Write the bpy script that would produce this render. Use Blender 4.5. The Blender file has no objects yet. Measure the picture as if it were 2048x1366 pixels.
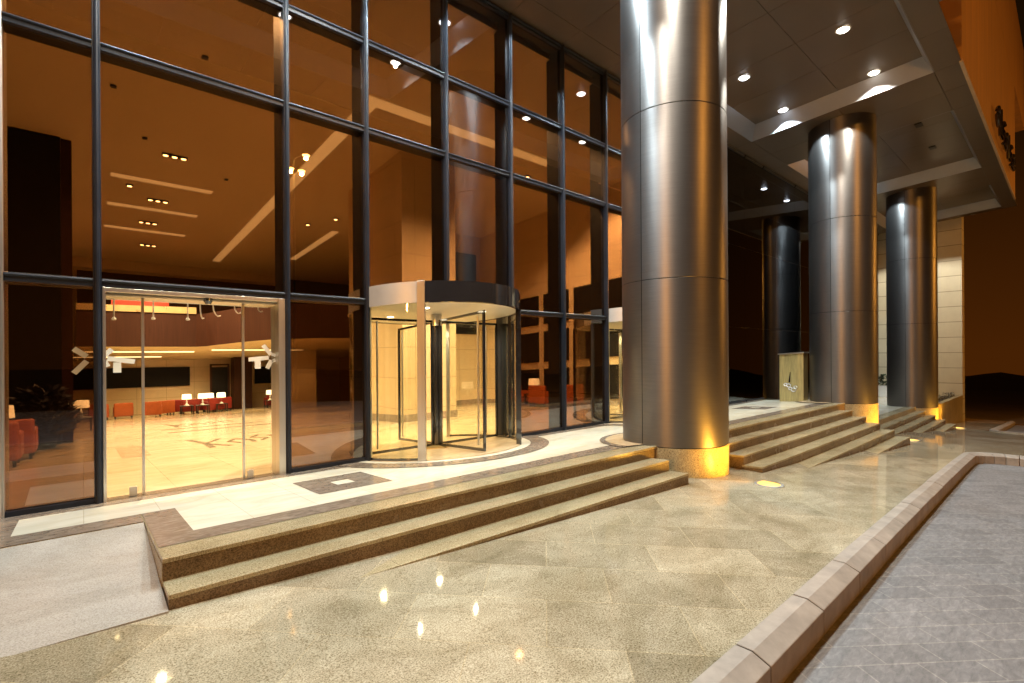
import bpy, bmesh, math, random
from mathutils import Vector, Matrix
random.seed(7)
PI = math.pi
sc = bpy.context.scene
COL = sc.collection

# ------------------------------------------------------------------ camera, world, exposure
F, CX, CY, ROLL, CAMH = 982.0, 1024.0, 708.5, 0.0065, 1.66
YAW = math.atan2(1123, 982)
view = Vector((math.cos(YAW), math.sin(YAW), 0))
rgt = Vector((math.sin(YAW), -math.cos(YAW), 0))
up = Vector((0, 0, 1))
cr = rgt * math.cos(ROLL) - up * math.sin(ROLL)
cu = rgt * math.sin(ROLL) + up * math.cos(ROLL)
cam = bpy.data.cameras.new('camera')
cam.sensor_width = 36.0
cam.lens = F / 2048 * 36.0
cam.shift_y = (CY - 683.0) / 2048
cam.clip_start, cam.clip_end = 0.05, 2000
camo = bpy.data.objects.new('camera', cam)
M = Matrix(((cr.x, cu.x, -view.x), (cr.y, cu.y, -view.y), (cr.z, cu.z, -view.z))).to_4x4()
M.translation = Vector((0, 0, CAMH))
camo.matrix_world = M
COL.objects.link(camo)
sc.camera = camo

w = bpy.data.worlds.new('World')
sc.world = w
w.use_nodes = True
nt = w.node_tree
bg = nt.nodes['Background']
tc = nt.nodes.new('ShaderNodeTexCoord')
sx = nt.nodes.new('ShaderNodeSeparateXYZ')
rp = nt.nodes.new('ShaderNodeValToRGB')
nt.links.new(tc.outputs['Generated'], sx.inputs[0])
nt.links.new(sx.outputs['Z'], rp.inputs[0])
rp.color_ramp.elements[0].position = 0.0
rp.color_ramp.elements[0].color = (0.058, 0.0145, 0.0012, 1)
rp.color_ramp.elements[1].position = 0.33
rp.color_ramp.elements[1].color = (0.0085, 0.0035, 0.0007, 1)
nt.links.new(rp.outputs[0], bg.inputs[0])
bg.inputs[1].default_value = 1.0

sc.view_settings.view_transform = 'Standard'
sc.view_settings.look = 'None'
sc.view_settings.exposure = 0.0
sc.view_settings.gamma = 1.0
sc.render.engine = 'CYCLES'
cy = sc.cycles
cy.use_denoising = True
cy.max_bounces = 9
cy.diffuse_bounces = 4
cy.glossy_bounces = 4
cy.transmission_bounces = 6
cy.transparent_max_bounces = 24
cy.sample_clamp_indirect = 4.0
cy.caustics_reflective = False
cy.caustics_refractive = False
cy.use_light_tree = True

# ------------------------------------------------------------------ helpers
K, YF = 0.062, 7.3          # every floor and soffit falls towards the facade by K
def fall(y): return K * (YF - y)
def S(x, y, z): return Vector((x, y, z + fall(y)))
ROOT = {}

def tag(o, label=None, cat=None, group=None, kind=None):
    if label: o['label'] = label
    if cat: o['category'] = cat
    if group: o['group'] = group
    if kind: o['kind'] = kind
    return o

def thing(name, label, cat, loc=(0, 0, 0), rz=0.0, group=None, kind=None):
    o = bpy.data.objects.new(name, None)
    o.empty_display_size = 0.2
    COL.objects.link(o)
    o.location = loc
    o.rotation_euler = (0, 0, rz)
    return tag(o, label, cat, group, kind or 'thing')

def copy_tree(o, parent=None):
    c = o.copy()
    COL.objects.link(c)
    if parent is not None:
        c.parent = parent
    for ch in list(o.children):
        copy_tree(ch, c)
    return c

class MB:
    """collects faces; flat=True: horizontal planes follow the fall of the site"""
    def __init__(s, sheared=True, origin=(0, 0, 0)):
        s.v, s.f, s.sh, s.o = [], [], sheared, Vector(origin)
    def add(s, vs, fs):
        n = len(s.v)
        for p in vs:
            s.v.append((S(*p) if s.sh else Vector(p)) - s.o)
        s.f += [[i + n for i in f] for f in fs]
        return s
    def box(s, x0, x1, y0, y1, z0, z1):
        return s.add([(x0, y0, z0), (x1, y0, z0), (x1, y1, z0), (x0, y1, z0), (x0, y0, z1), (x1, y0, z1), (x1, y1, z1), (x0, y1, z1)],
                     [[0, 3, 2, 1], [4, 5, 6, 7], [0, 1, 5, 4], [1, 2, 6, 5], [2, 3, 7, 6], [3, 0, 4, 7]])
    def quad(s, a, b, c, d): return s.add([a, b, c, d], [[0, 1, 2, 3]])
    def prism(s, poly, z0, z1):
        n = len(poly)
        vs = [(x, y, z0) for x, y in poly] + [(x, y, z1) for x, y in poly]
        fs = [list(range(n))[::-1], list(range(n, 2 * n))]
        fs += [[i, (i + 1) % n, n + (i + 1) % n, n + i] for i in range(n)]
        return s.add(vs, fs)
    def sheet(s, poly, z): return s.add([(x, y, z) for x, y in poly], [list(range(len(poly)))])
    def lathe(s, cx, cy_, prof, n=48, a0=0.0, a1=2 * PI, cap=False):
        full = abs(a1 - a0 - 2 * PI) < 1e-6
        m = n if full else n + 1
        vs, fs = [], []
        for r, z in prof:
            for i in range(m):
                a = a0 + (a1 - a0) * i / n
                vs.append((cx + r * math.cos(a), cy_ + r * math.sin(a), z))
        for j in range(len(prof) - 1):
            for i in range(n):
                k = (i + 1) % m
                fs.append([j * m + i, j * m + k, (j + 1) * m + k, (j + 1) * m + i])
        if cap:
            fs.append(list(range(m))[::-1])
            fs.append([(len(prof) - 1) * m + i for i in range(m)])
        return s.add(vs, fs)
    def shell(s, cx, cy_, r0, r1, z0, z1, n, a0, a1):
        """curved wall with thickness"""
        prof = [(r0, z0), (r1, z0), (r1, z1), (r0, z1), (r0, z0)]
        s.lathe(cx, cy_, prof, n, a0, a1)
        for a in (a0, a1):
            c, q = math.cos(a), math.sin(a)
            s.quad((cx + r0 * c, cy_ + r0 * q, z0), (cx + r1 * c, cy_ + r1 * q, z0), (cx + r1 * c, cy_ + r1 * q, z1), (cx + r0 * c, cy_ + r0 * q, z1))
        return s
    def tube(s, pts, r, n=8, closed=False):
        pts = [Vector(p) for p in pts]
        m = len(pts)
        vs, fs = [], []
        for i, p in enumerate(pts):
            if closed: d = pts[(i + 1) % m] - pts[i - 1]
            else: d = pts[min(i + 1, m - 1)] - pts[max(i - 1, 0)]
            d.normalize()
            a = Vector((0, 0, 1)) if abs(d.z) < 0.9 else Vector((1, 0, 0))
            u = d.cross(a).normalized(); v = d.cross(u)
            rr = r[i] if isinstance(r, (list, tuple)) else r
            for k in range(n):
                t = 2 * PI * k / n
                vs.append(tuple(p + u * math.cos(t) * rr + v * math.sin(t) * rr))
        for i in range(m if closed else m - 1):
            j = (i + 1) % m
            for k in range(n):
                l = (k + 1) % n
                fs.append([i * n + k, i * n + l, j * n + l, j * n + k])
        if not closed:
            fs.append(list(range(n))[::-1]); fs.append([(m - 1) * n + k for k in range(n)])
        return s.add(vs, fs)
    def bar(s, a, b, wd, th, nrm):
        """flat bar from a to b, width wd in the plane, thickness th along nrm"""
        a, b, nrm = Vector(a), Vector(b), Vector(nrm).normalized()
        d = (b - a).normalized(); q = d.cross(nrm) * wd / 2; t = nrm * th / 2
        vs = [a - q - t, a + q - t, b + q - t, b - q - t, a - q + t, a + q + t, b + q + t, b - q + t]
        return s.add([tuple(v) for v in vs], [[0, 3, 2, 1], [4, 5, 6, 7], [0, 1, 5, 4], [1, 2, 6, 5], [2, 3, 7, 6], [3, 0, 4, 7]])
    def build(s, name, mat, parent=None, smooth=False, bevel=0.0, seg=2):
        me = bpy.data.meshes.new(name)
        me.from_pydata([tuple(v) for v in s.v], [], s.f)
        bm = bmesh.new(); bm.from_mesh(me)
        bmesh.ops.recalc_face_normals(bm, faces=bm.faces)
        bm.to_mesh(me); bm.free()
        me.materials.append(mat)
        o = bpy.data.objects.new(name, me)
        COL.objects.link(o)
        if parent is not None: o.parent = parent
        if smooth:
            for p in me.polygons: p.use_smooth = True
            try: me.set_sharp_from_angle(angle=math.radians(38))
            except Exception: pass
        if bevel:
            b = o.modifiers.new('edge', 'BEVEL'); b.width = bevel; b.segments = seg; b.limit_method = 'ANGLE'; b.angle_limit = math.radians(40)
        return o

def structure(o): return tag(o, kind='structure')

# ------------------------------------------------------------------ materials
MATS = {}
def newmat(name):
    m = bpy.data.materials.new(name); m.use_nodes = True
    n = m.node_tree.nodes; l = m.node_tree.links
    p = n['Principled BSDF']
    MATS[name] = m
    return m, n, l, p
def setp(p, col=None, rough=None, metal=None, spec=None, em=None, es=None, coat=None):
    if col is not None: p.inputs['Base Color'].default_value = (*col, 1)
    if rough is not None: p.inputs['Roughness'].default_value = rough
    if metal is not None: p.inputs['Metallic'].default_value = metal
    if spec is not None: p.inputs['Specular IOR Level'].default_value = spec
    if em is not None: p.inputs['Emission Color'].default_value = (*em, 1); p.inputs['Emission Strength'].default_value = es
    if coat is not None: p.inputs['Coat Weight'].default_value = coat
def pos(n, l, scale=(1, 1, 1), rot=(0, 0, 0)):
    g = n.new('ShaderNodeNewGeometry'); m = n.new('ShaderNodeMapping')
    m.inputs['Scale'].default_value = scale; m.inputs['Rotation'].default_value = rot
    l.new(g.outputs['Position'], m.inputs['Vector'])
    return m.outputs['Vector']
def noise(n, l, vec, scale, detail=3, rough=0.55, dist=0.0):
    t = n.new('ShaderNodeTexNoise'); t.inputs['Scale'].default_value = scale
    t.inputs['Detail'].default_value = detail; t.inputs['Roughness'].default_value = rough; t.inputs['Distortion'].default_value = dist
    l.new(vec, t.inputs['Vector']); return t.outputs['Fac']
def ramp(n, l, fac, stops):
    r = n.new('ShaderNodeValToRGB'); l.new(fac, r.inputs[0])
    e = r.color_ramp.elements
    while len(e) < len(stops): e.new(0.5)
    for i, (q, c) in enumerate(stops):
        e[i].position = q; e[i].color = (*c, 1) if len(c) == 3 else c
    return r.outputs[0]
def mix(n, l, a, b, fac=0.5, mode='MIX'):
    m = n.new('ShaderNodeMix'); m.data_type = 'RGBA'; m.blend_type = mode
    for sock, val in ((m.inputs['Factor'], fac), (m.inputs['A'], a), (m.inputs['B'], b)):
        if hasattr(val, 'links') or hasattr(val, 'is_linked'): l.new(val, sock)
        elif isinstance(val, (int, float)): sock.default_value = val
        else: sock.default_value = (*val, 1)
    return m.outputs['Result']
def bump(n, l, p, h, strength=0.2, dist=0.01):
    b = n.new('ShaderNodeBump'); b.inputs['Strength'].default_value = strength; b.inputs['Distance'].default_value = dist
    l.new(h, b.inputs['Height']); l.new(b.outputs['Normal'], p.inputs['Normal'])
def val(n, l, src, a, b):
    r = n.new('ShaderNodeMapRange'); l.new(src, r.inputs[0]); r.inputs[3].default_value = a; r.inputs[4].default_value = b
    return r.outputs[0]
def brick(n, l, vec, w_, h_, c1, c2, mortar, ms=0.004, off=0.5):
    t = n.new('ShaderNodeTexBrick'); t.offset = off; t.squash = 1.0
    t.inputs['Scale'].default_value = 1.0; t.inputs['Brick Width'].default_value = w_; t.inputs['Row Height'].default_value = h_
    t.inputs['Mortar Size'].default_value = ms; t.inputs['Mortar Smooth'].default_value = 0.1; t.inputs['Bias'].default_value = 0.0
    for nm, c in (('Color1', c1), ('Color2', c2), ('Mortar', mortar)): t.inputs[nm].default_value = (*c, 1)
    l.new(vec, t.inputs['Vector']); return t

def granite(name, dark, mid, light, rough=(0.16, 0.3), tiles=None, speck=75, blotch=0.35, spec=0.5):
    m, n, l, p = newmat(name)
    v = pos(n, l)
    sp = ramp(n, l, noise(n, l, v, speck, 4, 0.7), [(0.34, dark), (0.47, mid), (0.6, light)])
    vo = n.new('ShaderNodeTexVoronoi'); vo.inputs['Scale'].default_value = speck * 0.9; l.new(v, vo.inputs['Vector'])
    c = mix(n, l, sp, ramp(n, l, vo.outputs['Distance'], [(0.15, (0.62, 0.6, 0.58)), (0.45, (1, 1, 1))]), 0.6, 'MULTIPLY')
    big = ramp(n, l, noise(n, l, pos(n, l, (1.0, 1.6, 1.0), (0, 0, 0.6)), 1.1, 5, 0.62, 0.8), [(0.3, (1 - blotch, 1 - blotch * 1.1, 1 - blotch * 1.35)), (0.62, (1.08, 1.07, 1.05))])
    c = mix(n, l, c, big, 1.0, 'MULTIPLY')
    st = ramp(n, l, noise(n, l, v, 0.55, 6, 0.7, 1.2), [(0.36, (0.80, 0.78, 0.74)), (0.5, (1, 1, 1))])
    c = mix(n, l, c, st, 0.8, 'MULTIPLY')
    vs = n.new('ShaderNodeTexVoronoi'); vs.inputs['Scale'].default_value = 0.8; l.new(v, vs.inputs['Vector'])
    c = mix(n, l, c, ramp(n, l, vs.outputs['Distance'], [(0.035, (0.72, 0.7, 0.66)), (0.1, (1, 1, 1))]), 0.8, 'MULTIPLY')
    if tiles:
        b = brick(n, l, pos(n, l, (1, 1, 1), (0, 0, tiles[2])), tiles[0], tiles[1], (0.78, 0.765, 0.735), (1.15, 1.15, 1.15), (1.25, 1.2, 1.12), 0.004)
        c = mix(n, l, c, b.outputs['Color'], 1.0, 'MULTIPLY')
        bump(n, l, p, b.outputs['Fac'], -0.25, 0.004)
    l.new(c, p.inputs['Base Color'])
    l.new(val(n, l, noise(n, l, v, 2.2, 4), rough[0], rough[1]), p.inputs['Roughness'])
    setp(p, spec=spec)
    return m
def marble(name, base, vein, rough=0.12, scale=2.0, contrast=0.5, tiles=None):
    m, n, l, p = newmat(name)
    v = pos(n, l, (1, 2.2, 1), (0, 0, 0.25))
    f = noise(n, l, v, scale, 9, 0.68, 1.6)
    c = ramp(n, l, f, [(0.36, vein), (0.36 + 0.2 * contrast + 0.05, base), (0.75, tuple(min(1, x * 1.06) for x in base))])
    if tiles:
        b = brick(n, l, pos(n, l), tiles[0], tiles[1], (0.96, 0.95, 0.93), (1.03, 1.03, 1.03), (0.7, 0.66, 0.6), 0.003, 0.0)
        c = mix(n, l, c, b.outputs['Color'], 1.0, 'MULTIPLY')
    l.new(c, p.inputs['Base Color'])
    l.new(val(n, l, noise(n, l, v, 3, 3), rough * 0.7, rough * 1.6), p.inputs['Roughness'])
    return m
def plain(name, col, rough=0.5, metal=0.0, spec=0.5, var=0.12, vs=3.0, stretch=(1, 1, 1), bm=0.0, coat=None):
    m, n, l, p = newmat(name)
    f = noise(n, l, pos(n, l, stretch), vs, 5, 0.6)
    c = ramp(n, l, f, [(0.25, tuple(x * (1 - var) for x in col)), (0.75, tuple(min(1, x * (1 + var)) for x in col))])
    l.new(c, p.inputs['Base Color'])
    l.new(val(n, l, f, rough * 0.85, min(1, rough * 1.2)), p.inputs['Roughness'])
    setp(p, metal=metal, spec=spec, coat=coat)
    if bm: bump(n, l, p, f, bm, 0.01)
    return m
def emitter(name, col, strength):
    m, n, l, p = newmat(name)
    setp(p, col=(0.8, 0.8, 0.8), rough=0.5, em=col, es=strength)
    return m
def glass(name, tint, f0=0.06, boost=1.0, rough=0.0):
    m, n, l, p = newmat(name)
    n.remove(p)
    out = n['Material Output']
    g = n.new('ShaderNodeNewGeometry'); d = n.new('ShaderNodeVectorMath'); d.operation = 'DOT_PRODUCT'
    l.new(g.outputs['Normal'], d.inputs[0]); l.new(g.outputs['Incoming'], d.inputs[1])
    a = n.new('ShaderNodeMath'); a.operation = 'ABSOLUTE'; l.new(d.outputs['Value'], a.inputs[0])
    s1 = n.new('ShaderNodeMath'); s1.operation = 'SUBTRACT'; s1.inputs[0].default_value = 1.0; l.new(a.outputs[0], s1.inputs[1])
    pw = n.new('ShaderNodeMath'); pw.operation = 'POWER'; l.new(s1.outputs[0], pw.inputs[0]); pw.inputs[1].default_value = 4.0
    ma = n.new('ShaderNodeMath'); ma.operation = 'MULTIPLY_ADD'; ma.use_clamp = True; l.new(pw.outputs[0], ma.inputs[0]); ma.inputs[1].default_value = (1 - f0) * boost; ma.inputs[2].default_value = f0
    tr = n.new('ShaderNodeBsdfTransparent'); tr.inputs['Color'].default_value = (*tint, 1)
    gl = n.new('ShaderNodeBsdfGlossy'); gl.inputs['Color'].default_value = (0.92, 0.95, 1.0, 1); gl.inputs['Roughness'].default_value = rough
    mx = n.new('ShaderNodeMixShader'); l.new(ma.outputs[0], mx.inputs[0]); l.new(tr.outputs[0], mx.inputs[1]); l.new(gl.outputs[0], mx.inputs[2])
    l.new(mx.outputs[0], out.inputs['Surface'])
    return m

GRAN = granite('speckled_granite_paving', (0.15, 0.12, 0.065), (0.36, 0.32, 0.23), (0.52, 0.475, 0.365), (0.03, 0.07), (0.95, 0.6, PI / 4), 105, 0.3, 0.15)
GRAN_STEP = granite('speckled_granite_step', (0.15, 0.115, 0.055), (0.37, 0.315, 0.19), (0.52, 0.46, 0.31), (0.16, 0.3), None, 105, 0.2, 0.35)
GRAN_RISER = granite('shade_toned_granite_riser', (0.07, 0.045, 0.02), (0.175, 0.115, 0.055), (0.26, 0.18, 0.095), (0.2, 0.32), None, 100, 0.25, 0.35)  # step granite darkened: the shade on the risers is put into the colour
GRAN_COL = granite('speckled_granite_plinth', (0.16, 0.12, 0.06), (0.40, 0.33, 0.19), (0.52, 0.45, 0.28), (0.25, 0.4), None, 55, 0.3, 0.2)
RAMP = granite('flamed_grey_granite', (0.28, 0.262, 0.235), (0.37, 0.35, 0.315), (0.43, 0.41, 0.375), (0.5, 0.75), None, 95, 0.16, 0.3)
CREAM = marble('cream_marble', (0.84, 0.79, 0.65), (0.74, 0.67, 0.50), 0.13, 1.3, 0.8, (0.6, 0.6))
BROWN = marble('brown_marble', (0.20, 0.155, 0.115), (0.34, 0.28, 0.22), 0.16, 5.5, 0.9)
PEACH = marble('peach_marble', (0.62, 0.47, 0.29), (0.52, 0.38, 0.22), 0.2, 2.0, 0.8)
KERB = plain('kerb_stone', (0.30, 0.255, 0.21), 0.6, var=0.3, vs=5, bm=0.1)
MULL = plain('anodised_dark_frame', (0.014, 0.017, 0.024), 0.36, 0.0, 0.3, var=0.25)
SATIN = plain('satin_panel', (0.50, 0.49, 0.46), 0.42, 0.35, var=0.06, vs=4)
STEEL = plain('brushed_steel', (0.72, 0.70, 0.65), 0.34, 1.0, var=0.06, vs=8, stretch=(1, 1, 0.05))
MIRROR = plain('polished_steel', (0.66, 0.64, 0.60), 0.16, 1.0, var=0.04, vs=3)
DARKMETAL = plain('polished_black_metal', (0.018, 0.018, 0.02), 0.09, 0.0, 1.0, var=0.2, coat=0.5)
BRONZE_GLASS = glass('bronze_tinted_glass', (0.465, 0.365, 0.275), 0.11, 0.9)
SMOKE_GLASS = glass('dark_smoked_glass', (0.16, 0.15, 0.15), 0.065, 0.9)
CLEAR_GLASS = glass('clear_door_glass', (0.955, 0.955, 0.93), 0.022, 0.6)
GREEN_GLASS = glass('curved_drum_glass', (0.90, 0.91, 0.84), 0.035, 0.9)
DARKWOOD = plain('dark_wood_veneer', (0.034, 0.012, 0.006), 0.45, 0.0, 0.12, var=0.35, vs=5, stretch=(4, 4, 0.12))
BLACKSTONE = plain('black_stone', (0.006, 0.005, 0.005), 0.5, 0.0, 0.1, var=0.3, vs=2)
BLACKPANEL = plain('black_panel', (0.010, 0.009, 0.009), 0.45, 0.0, 0.1, var=0.2)
GOLDPANEL = plain('gilded_panel', (0.46, 0.36, 0.15), 0.35, 0.25, var=0.35, vs=3.5, stretch=(5, 5, 0.5))
ORANGE = plain('orange_leather', (0.38, 0.085, 0.018), 0.42, var=0.18, vs=6)
RED = plain('red_upholstery', (0.24, 0.018, 0.012), 0.5, var=0.2, vs=6)
BLACKWOOD = plain('black_wood', (0.02, 0.014, 0.012), 0.4)
BRASS = plain('brass_rail', (0.72, 0.50, 0.22), 0.28, 0.6, var=0.15, vs=2)
REDWALL = plain('red_painted_wall', (0.42, 0.045, 0.02), 0.5)
CEIL = plain('lobby_ceiling_paint', (0.72, 0.60, 0.42), 0.7, var=0.04, vs=0.6)
MEZZC = plain('mezzanine_soffit_paint', (0.62, 0.48, 0.26), 0.6, var=0.05)
DOWNC = plain('white_fixture', (0.7, 0.68, 0.62), 0.4, var=0.03)
SOIL = plain('planter_soil', (0.06, 0.045, 0.03), 0.9, var=0.4, vs=20, bm=0.5)
DRYLEAF = plain('dry_pale_leaves', (0.2, 0.17, 0.11), 0.7, var=0.4, vs=14)
LEAF = plain('dark_leaves', (0.045, 0.07, 0.03), 0.5, var=0.4, vs=14)
PLANTD = plain('dark_bush_leaves', (0.018, 0.014, 0.018), 0.5, var=0.4, vs=14)
FASCIA = plain('brown_stone_fascia', (0.50, 0.26, 0.09), 0.65, var=0.18, vs=0.9, stretch=(2.5, 2.5, 0.25))
FASCIA_EDGE = plain('fascia_edge_trim', (0.62, 0.45, 0.28), 0.4, 0.3, var=0.08)
TERRAIN = plain('dry_earth', (0.10, 0.065, 0.04), 0.95, var=0.45, vs=0.25, bm=0.3)
HILLM = plain('far_hill_earth', (0.12, 0.075, 0.05), 1.0, var=0.3, vs=0.05)
WHITEP = plain('white_planter', (0.74, 0.74, 0.72), 0.4, var=0.05)
DECAL_DIM = plain('tan_vinyl', (0.30, 0.23, 0.13), 0.6, var=0.05)  # darker, browner copy of the white emblem vinyl
DECAL = plain('white_vinyl', (0.85, 0.78, 0.62), 0.6, var=0.03)
FLOORBROWN = marble('lobby_brown_inlay', (0.33, 0.22, 0.12), (0.45, 0.32, 0.2), 0.2, 3.0, 0.9)
FLOORDARK = marble('lobby_dark_inlay', (0.15, 0.11, 0.065), (0.22, 0.17, 0.10), 0.2, 5.0, 0.9)
THRESH = marble('threshold_brown_marble', (0.12, 0.085, 0.055), (0.2, 0.15, 0.1), 0.2, 6.0, 0.9)
SHADE = emitter('lit_lamp_shade', (1.0, 0.74, 0.36), 2.6)
STRIP = emitter('dim_cove_strip', (1.0, 0.72, 0.34), 1.7)
MSTRIP = emitter('mezzanine_strip_light', (1.0, 0.76, 0.36), 2.2)
LAMPC = emitter('cool_lamp', (0.86, 0.92, 1.0), 22.0)
LAMPN = emitter('neutral_lamp', (1.0, 0.94, 0.82), 22.0)
LAMPW = emitter('warm_halogen', (1.0, 0.72, 0.34), 40.0)
LAMPD = emitter('drum_lamp', (1.0, 0.86, 0.58), 9.0)
LAMPA = emitter('amber_ground_lamp', (1.0, 0.60, 0.14), 1.9)
setp(LAMPA.node_tree.nodes['Principled BSDF'], col=(0.12, 0.08, 0.03), rough=0.3)
SODLAMP = emitter('sodium_lamp', (1.0, 0.5, 0.1), 60.0)
UNLIT = plain('unlit_fixture', (0.02, 0.018, 0.015), 0.4)

def lobby_stone(name, cx_, joint):
    m, n, l, p = newmat(name)
    v = pos(n, l)
    f = noise(n, l, v, 2.2, 6, 0.62, 0.5)
    c = ramp(n, l, f, [(0.3, tuple(x * 0.9 for x in cx_)), (0.7, cx_)])
    sp = n.new('ShaderNodeSeparateXYZ'); l.new(v, sp.inputs[0])
    cb = n.new('ShaderNodeCombineXYZ')
    ad = n.new('ShaderNodeMath'); ad.operation = 'ADD'; l.new(sp.outputs[0], ad.inputs[0]); l.new(sp.outputs[1], ad.inputs[1])
    l.new(ad.outputs[0], cb.inputs[0]); l.new(sp.outputs[2], cb.inputs[1])
    b = brick(n, l, cb.outputs[0], joint[0], joint[1], (0.95, 0.94, 0.92), (1.04, 1.04, 1.04), (0.5, 0.45, 0.38), joint[2], 0.0)
    l.new(mix(n, l, c, b.outputs['Color'], 1.0, 'MULTIPLY'), p.inputs['Base Color'])
    setp(p, rough=0.42)
    return m
STONE = lobby_stone('cream_wall_stone', (0.66, 0.51, 0.32), (1.5, 0.95, 0.008))
WING = lobby_stone('pale_coursed_stone', (0.62, 0.555, 0.40), (7.0, 0.8, 0.02))
LFLOOR = marble('polished_cream_lobby_floor', (0.53, 0.425, 0.275), (0.45, 0.345, 0.205), 0.16, 0.9, 0.8, (0.9, 0.9))

def column_metal():
    m, n, l, p = newmat('brushed_column_metal')
    v = pos(n, l, (1, 1, 40))
    f = noise(n, l, v, 3, 4, 0.6)
    l.new(ramp(n, l, f, [(0.3, (0.155, 0.144, 0.137)), (0.7, (0.185, 0.172, 0.163))]), p.inputs['Base Color'])
    l.new(val(n, l, f, 0.38, 0.45), p.inputs['Roughness'])
    setp(p, metal=0.93)
    p.inputs['Anisotropic'].default_value = 0.5
    p.inputs['Anisotropic Rotation'].default_value = 0.25
    t = n.new('ShaderNodeTangent'); t.direction_type = 'RADIAL'; t.axis = 'Z'
    l.new(t.outputs[0], p.inputs['Tangent'])
    return m
COLM = column_metal()
SOFFIT = plain('bronze_soffit_panel', (0.145, 0.108, 0.078), 0.34, 0.25, var=0.10, vs=0.8)
TRAYM = plain('pale_tray_metal', (0.34, 0.34, 0.35), 0.38, 0.35, var=0.06, vs=1.5)

def road_mat():
    m, n, l, p = newmat('stamped_grey_paving')
    v = pos(n, l, (1, 1, 1), (0, 0, 0.62))
    b = brick(n, l, v, 0.42, 0.21, (0.75, 0.73, 0.73), (1.1, 1.08, 1.08), (1.45, 1.4, 1.3), 0.006)
    g = ramp(n, l, noise(n, l, pos(n, l, (1.0, 3.0, 1.0), (0, 0, 0.62)), 9, 7, 0.7, 0.6), [(0.3, (0.11, 0.104, 0.102)), (0.52, (0.175, 0.167, 0.165)), (0.75, (0.26, 0.248, 0.242))])
    l.new(mix(n, l, g, b.outputs['Color'], 0.8, 'MULTIPLY'), p.inputs['Base Color'])
    bump(n, l, p, noise(n, l, v, 22, 6, 0.7), 0.22, 0.01)
    setp(p, rough=0.55, spec=0.4)
    return m
ROAD = road_mat()

# ------------------------------------------------------------------ lights used by fixtures
def spot(name, loc, power, col, cone=104, blend=0.2, aim=(0, 0, -1), rad=0.04):
    d = bpy.data.lights.new(name, 'SPOT'); d.energy = power; d.color = col
    d.spot_size = math.radians(cone); d.spot_blend = blend; d.shadow_soft_size = rad
    o = bpy.data.objects.new(name, d); COL.objects.link(o); o.location = loc
    o.rotation_euler = Vector(aim).to_track_quat('-Z', 'Y').to_euler()
    return o
def point(name, loc, power, col, rad=0.15):
    d = bpy.data.lights.new(name, 'POINT'); d.energy = power; d.color = col; d.shadow_soft_size = rad
    o = bpy.data.objects.new(name, d); COL.objects.link(o); o.location = loc
    return o
COOL, NEUT, WARM = (0.72, 0.90, 1.0), (1.0, 0.955, 0.83), (1.0, 0.765, 0.46)
SODIUM = (1.0, 0.40, 0.055)
# street lamps of the approach road, behind and beside the camera
point('street_lamp_light', (-22, -3.0, 5.0), 9000, SODIUM, 0.3)
LX, LY, LZ = 9.05, -14.4, 13.05

# ------------------------------------------------------------------ ground
def zg(x):
    P = [(-30, 0.5), (-6, 0.10), (0.43, -0.07), (6.6, -0.27), (9.7, -0.40), (13, -0.55), (15.5, -0.70), (17.5, -0.83), (27, -1.5), (34, -1.95), (60, -3.4)]
    if x <= P[0][0]: return P[0][1]
    for (a, b), (c, d) in zip(P, P[1:]):
        if x <= c: return b + (d - b) * (x - a) / (c - a)
    return P[-1][1]
XS = [-14, -6, -3, 0.43, 3.5, 6.6, 8, 9.7, 11.3, 13, 14.3, 15.5, 16.5, 17.5, 20, 23, 27, 30, 34]
def kerb_y(x): return 1.27 + 0.024 * (x - 2.6)
XE = 15.7          # far end of the near road bay
def hsheet(y0f, y1f, xs, dz=0.0):
    b = MB(False)
    for a, c in zip(xs, xs[1:]):
        b.quad((a, y0f(a), zg(a) + dz), (c, y0f(c), zg(c) + dz), (c, y1f(c), zg(c) + dz), (a, y1f(a), zg(a) + dz))
    return b
# forecourt of granite, round the road bays
xs1 = [x for x in XS if x < XE] + [XE]
b = hsheet(lambda x: kerb_y(x), lambda x: 4.9, xs1)
xs2 = [XE] + [x for x in XS if x > XE and x < 27] + [27.0]
b2 = hsheet(lambda x: -9.0, lambda x: 4.9, xs2)
b.v += [v for v in b2.v]; b.f += [[i + len(b.v) - len(b2.v) for i in f] for f in b2.f]
xs3 = [27.0, 30, 34, 38]
b3 = hsheet(lambda x: 2.3, lambda x: 4.9, xs3)
b.f += [[i + len(b.v) for i in f] for f in b3.f]; b.v += b3.v
structure(b.build('pavement', GRAN))
# road bays, sunk below the kerb
structure(hsheet(lambda x: -9, lambda x: kerb_y(x) - 0.09, xs1, -0.19).build('road', ROAD))
structure(hsheet(lambda x: -9, lambda x: 2.2, xs3, -0.17).build('road', ROAD))

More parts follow.
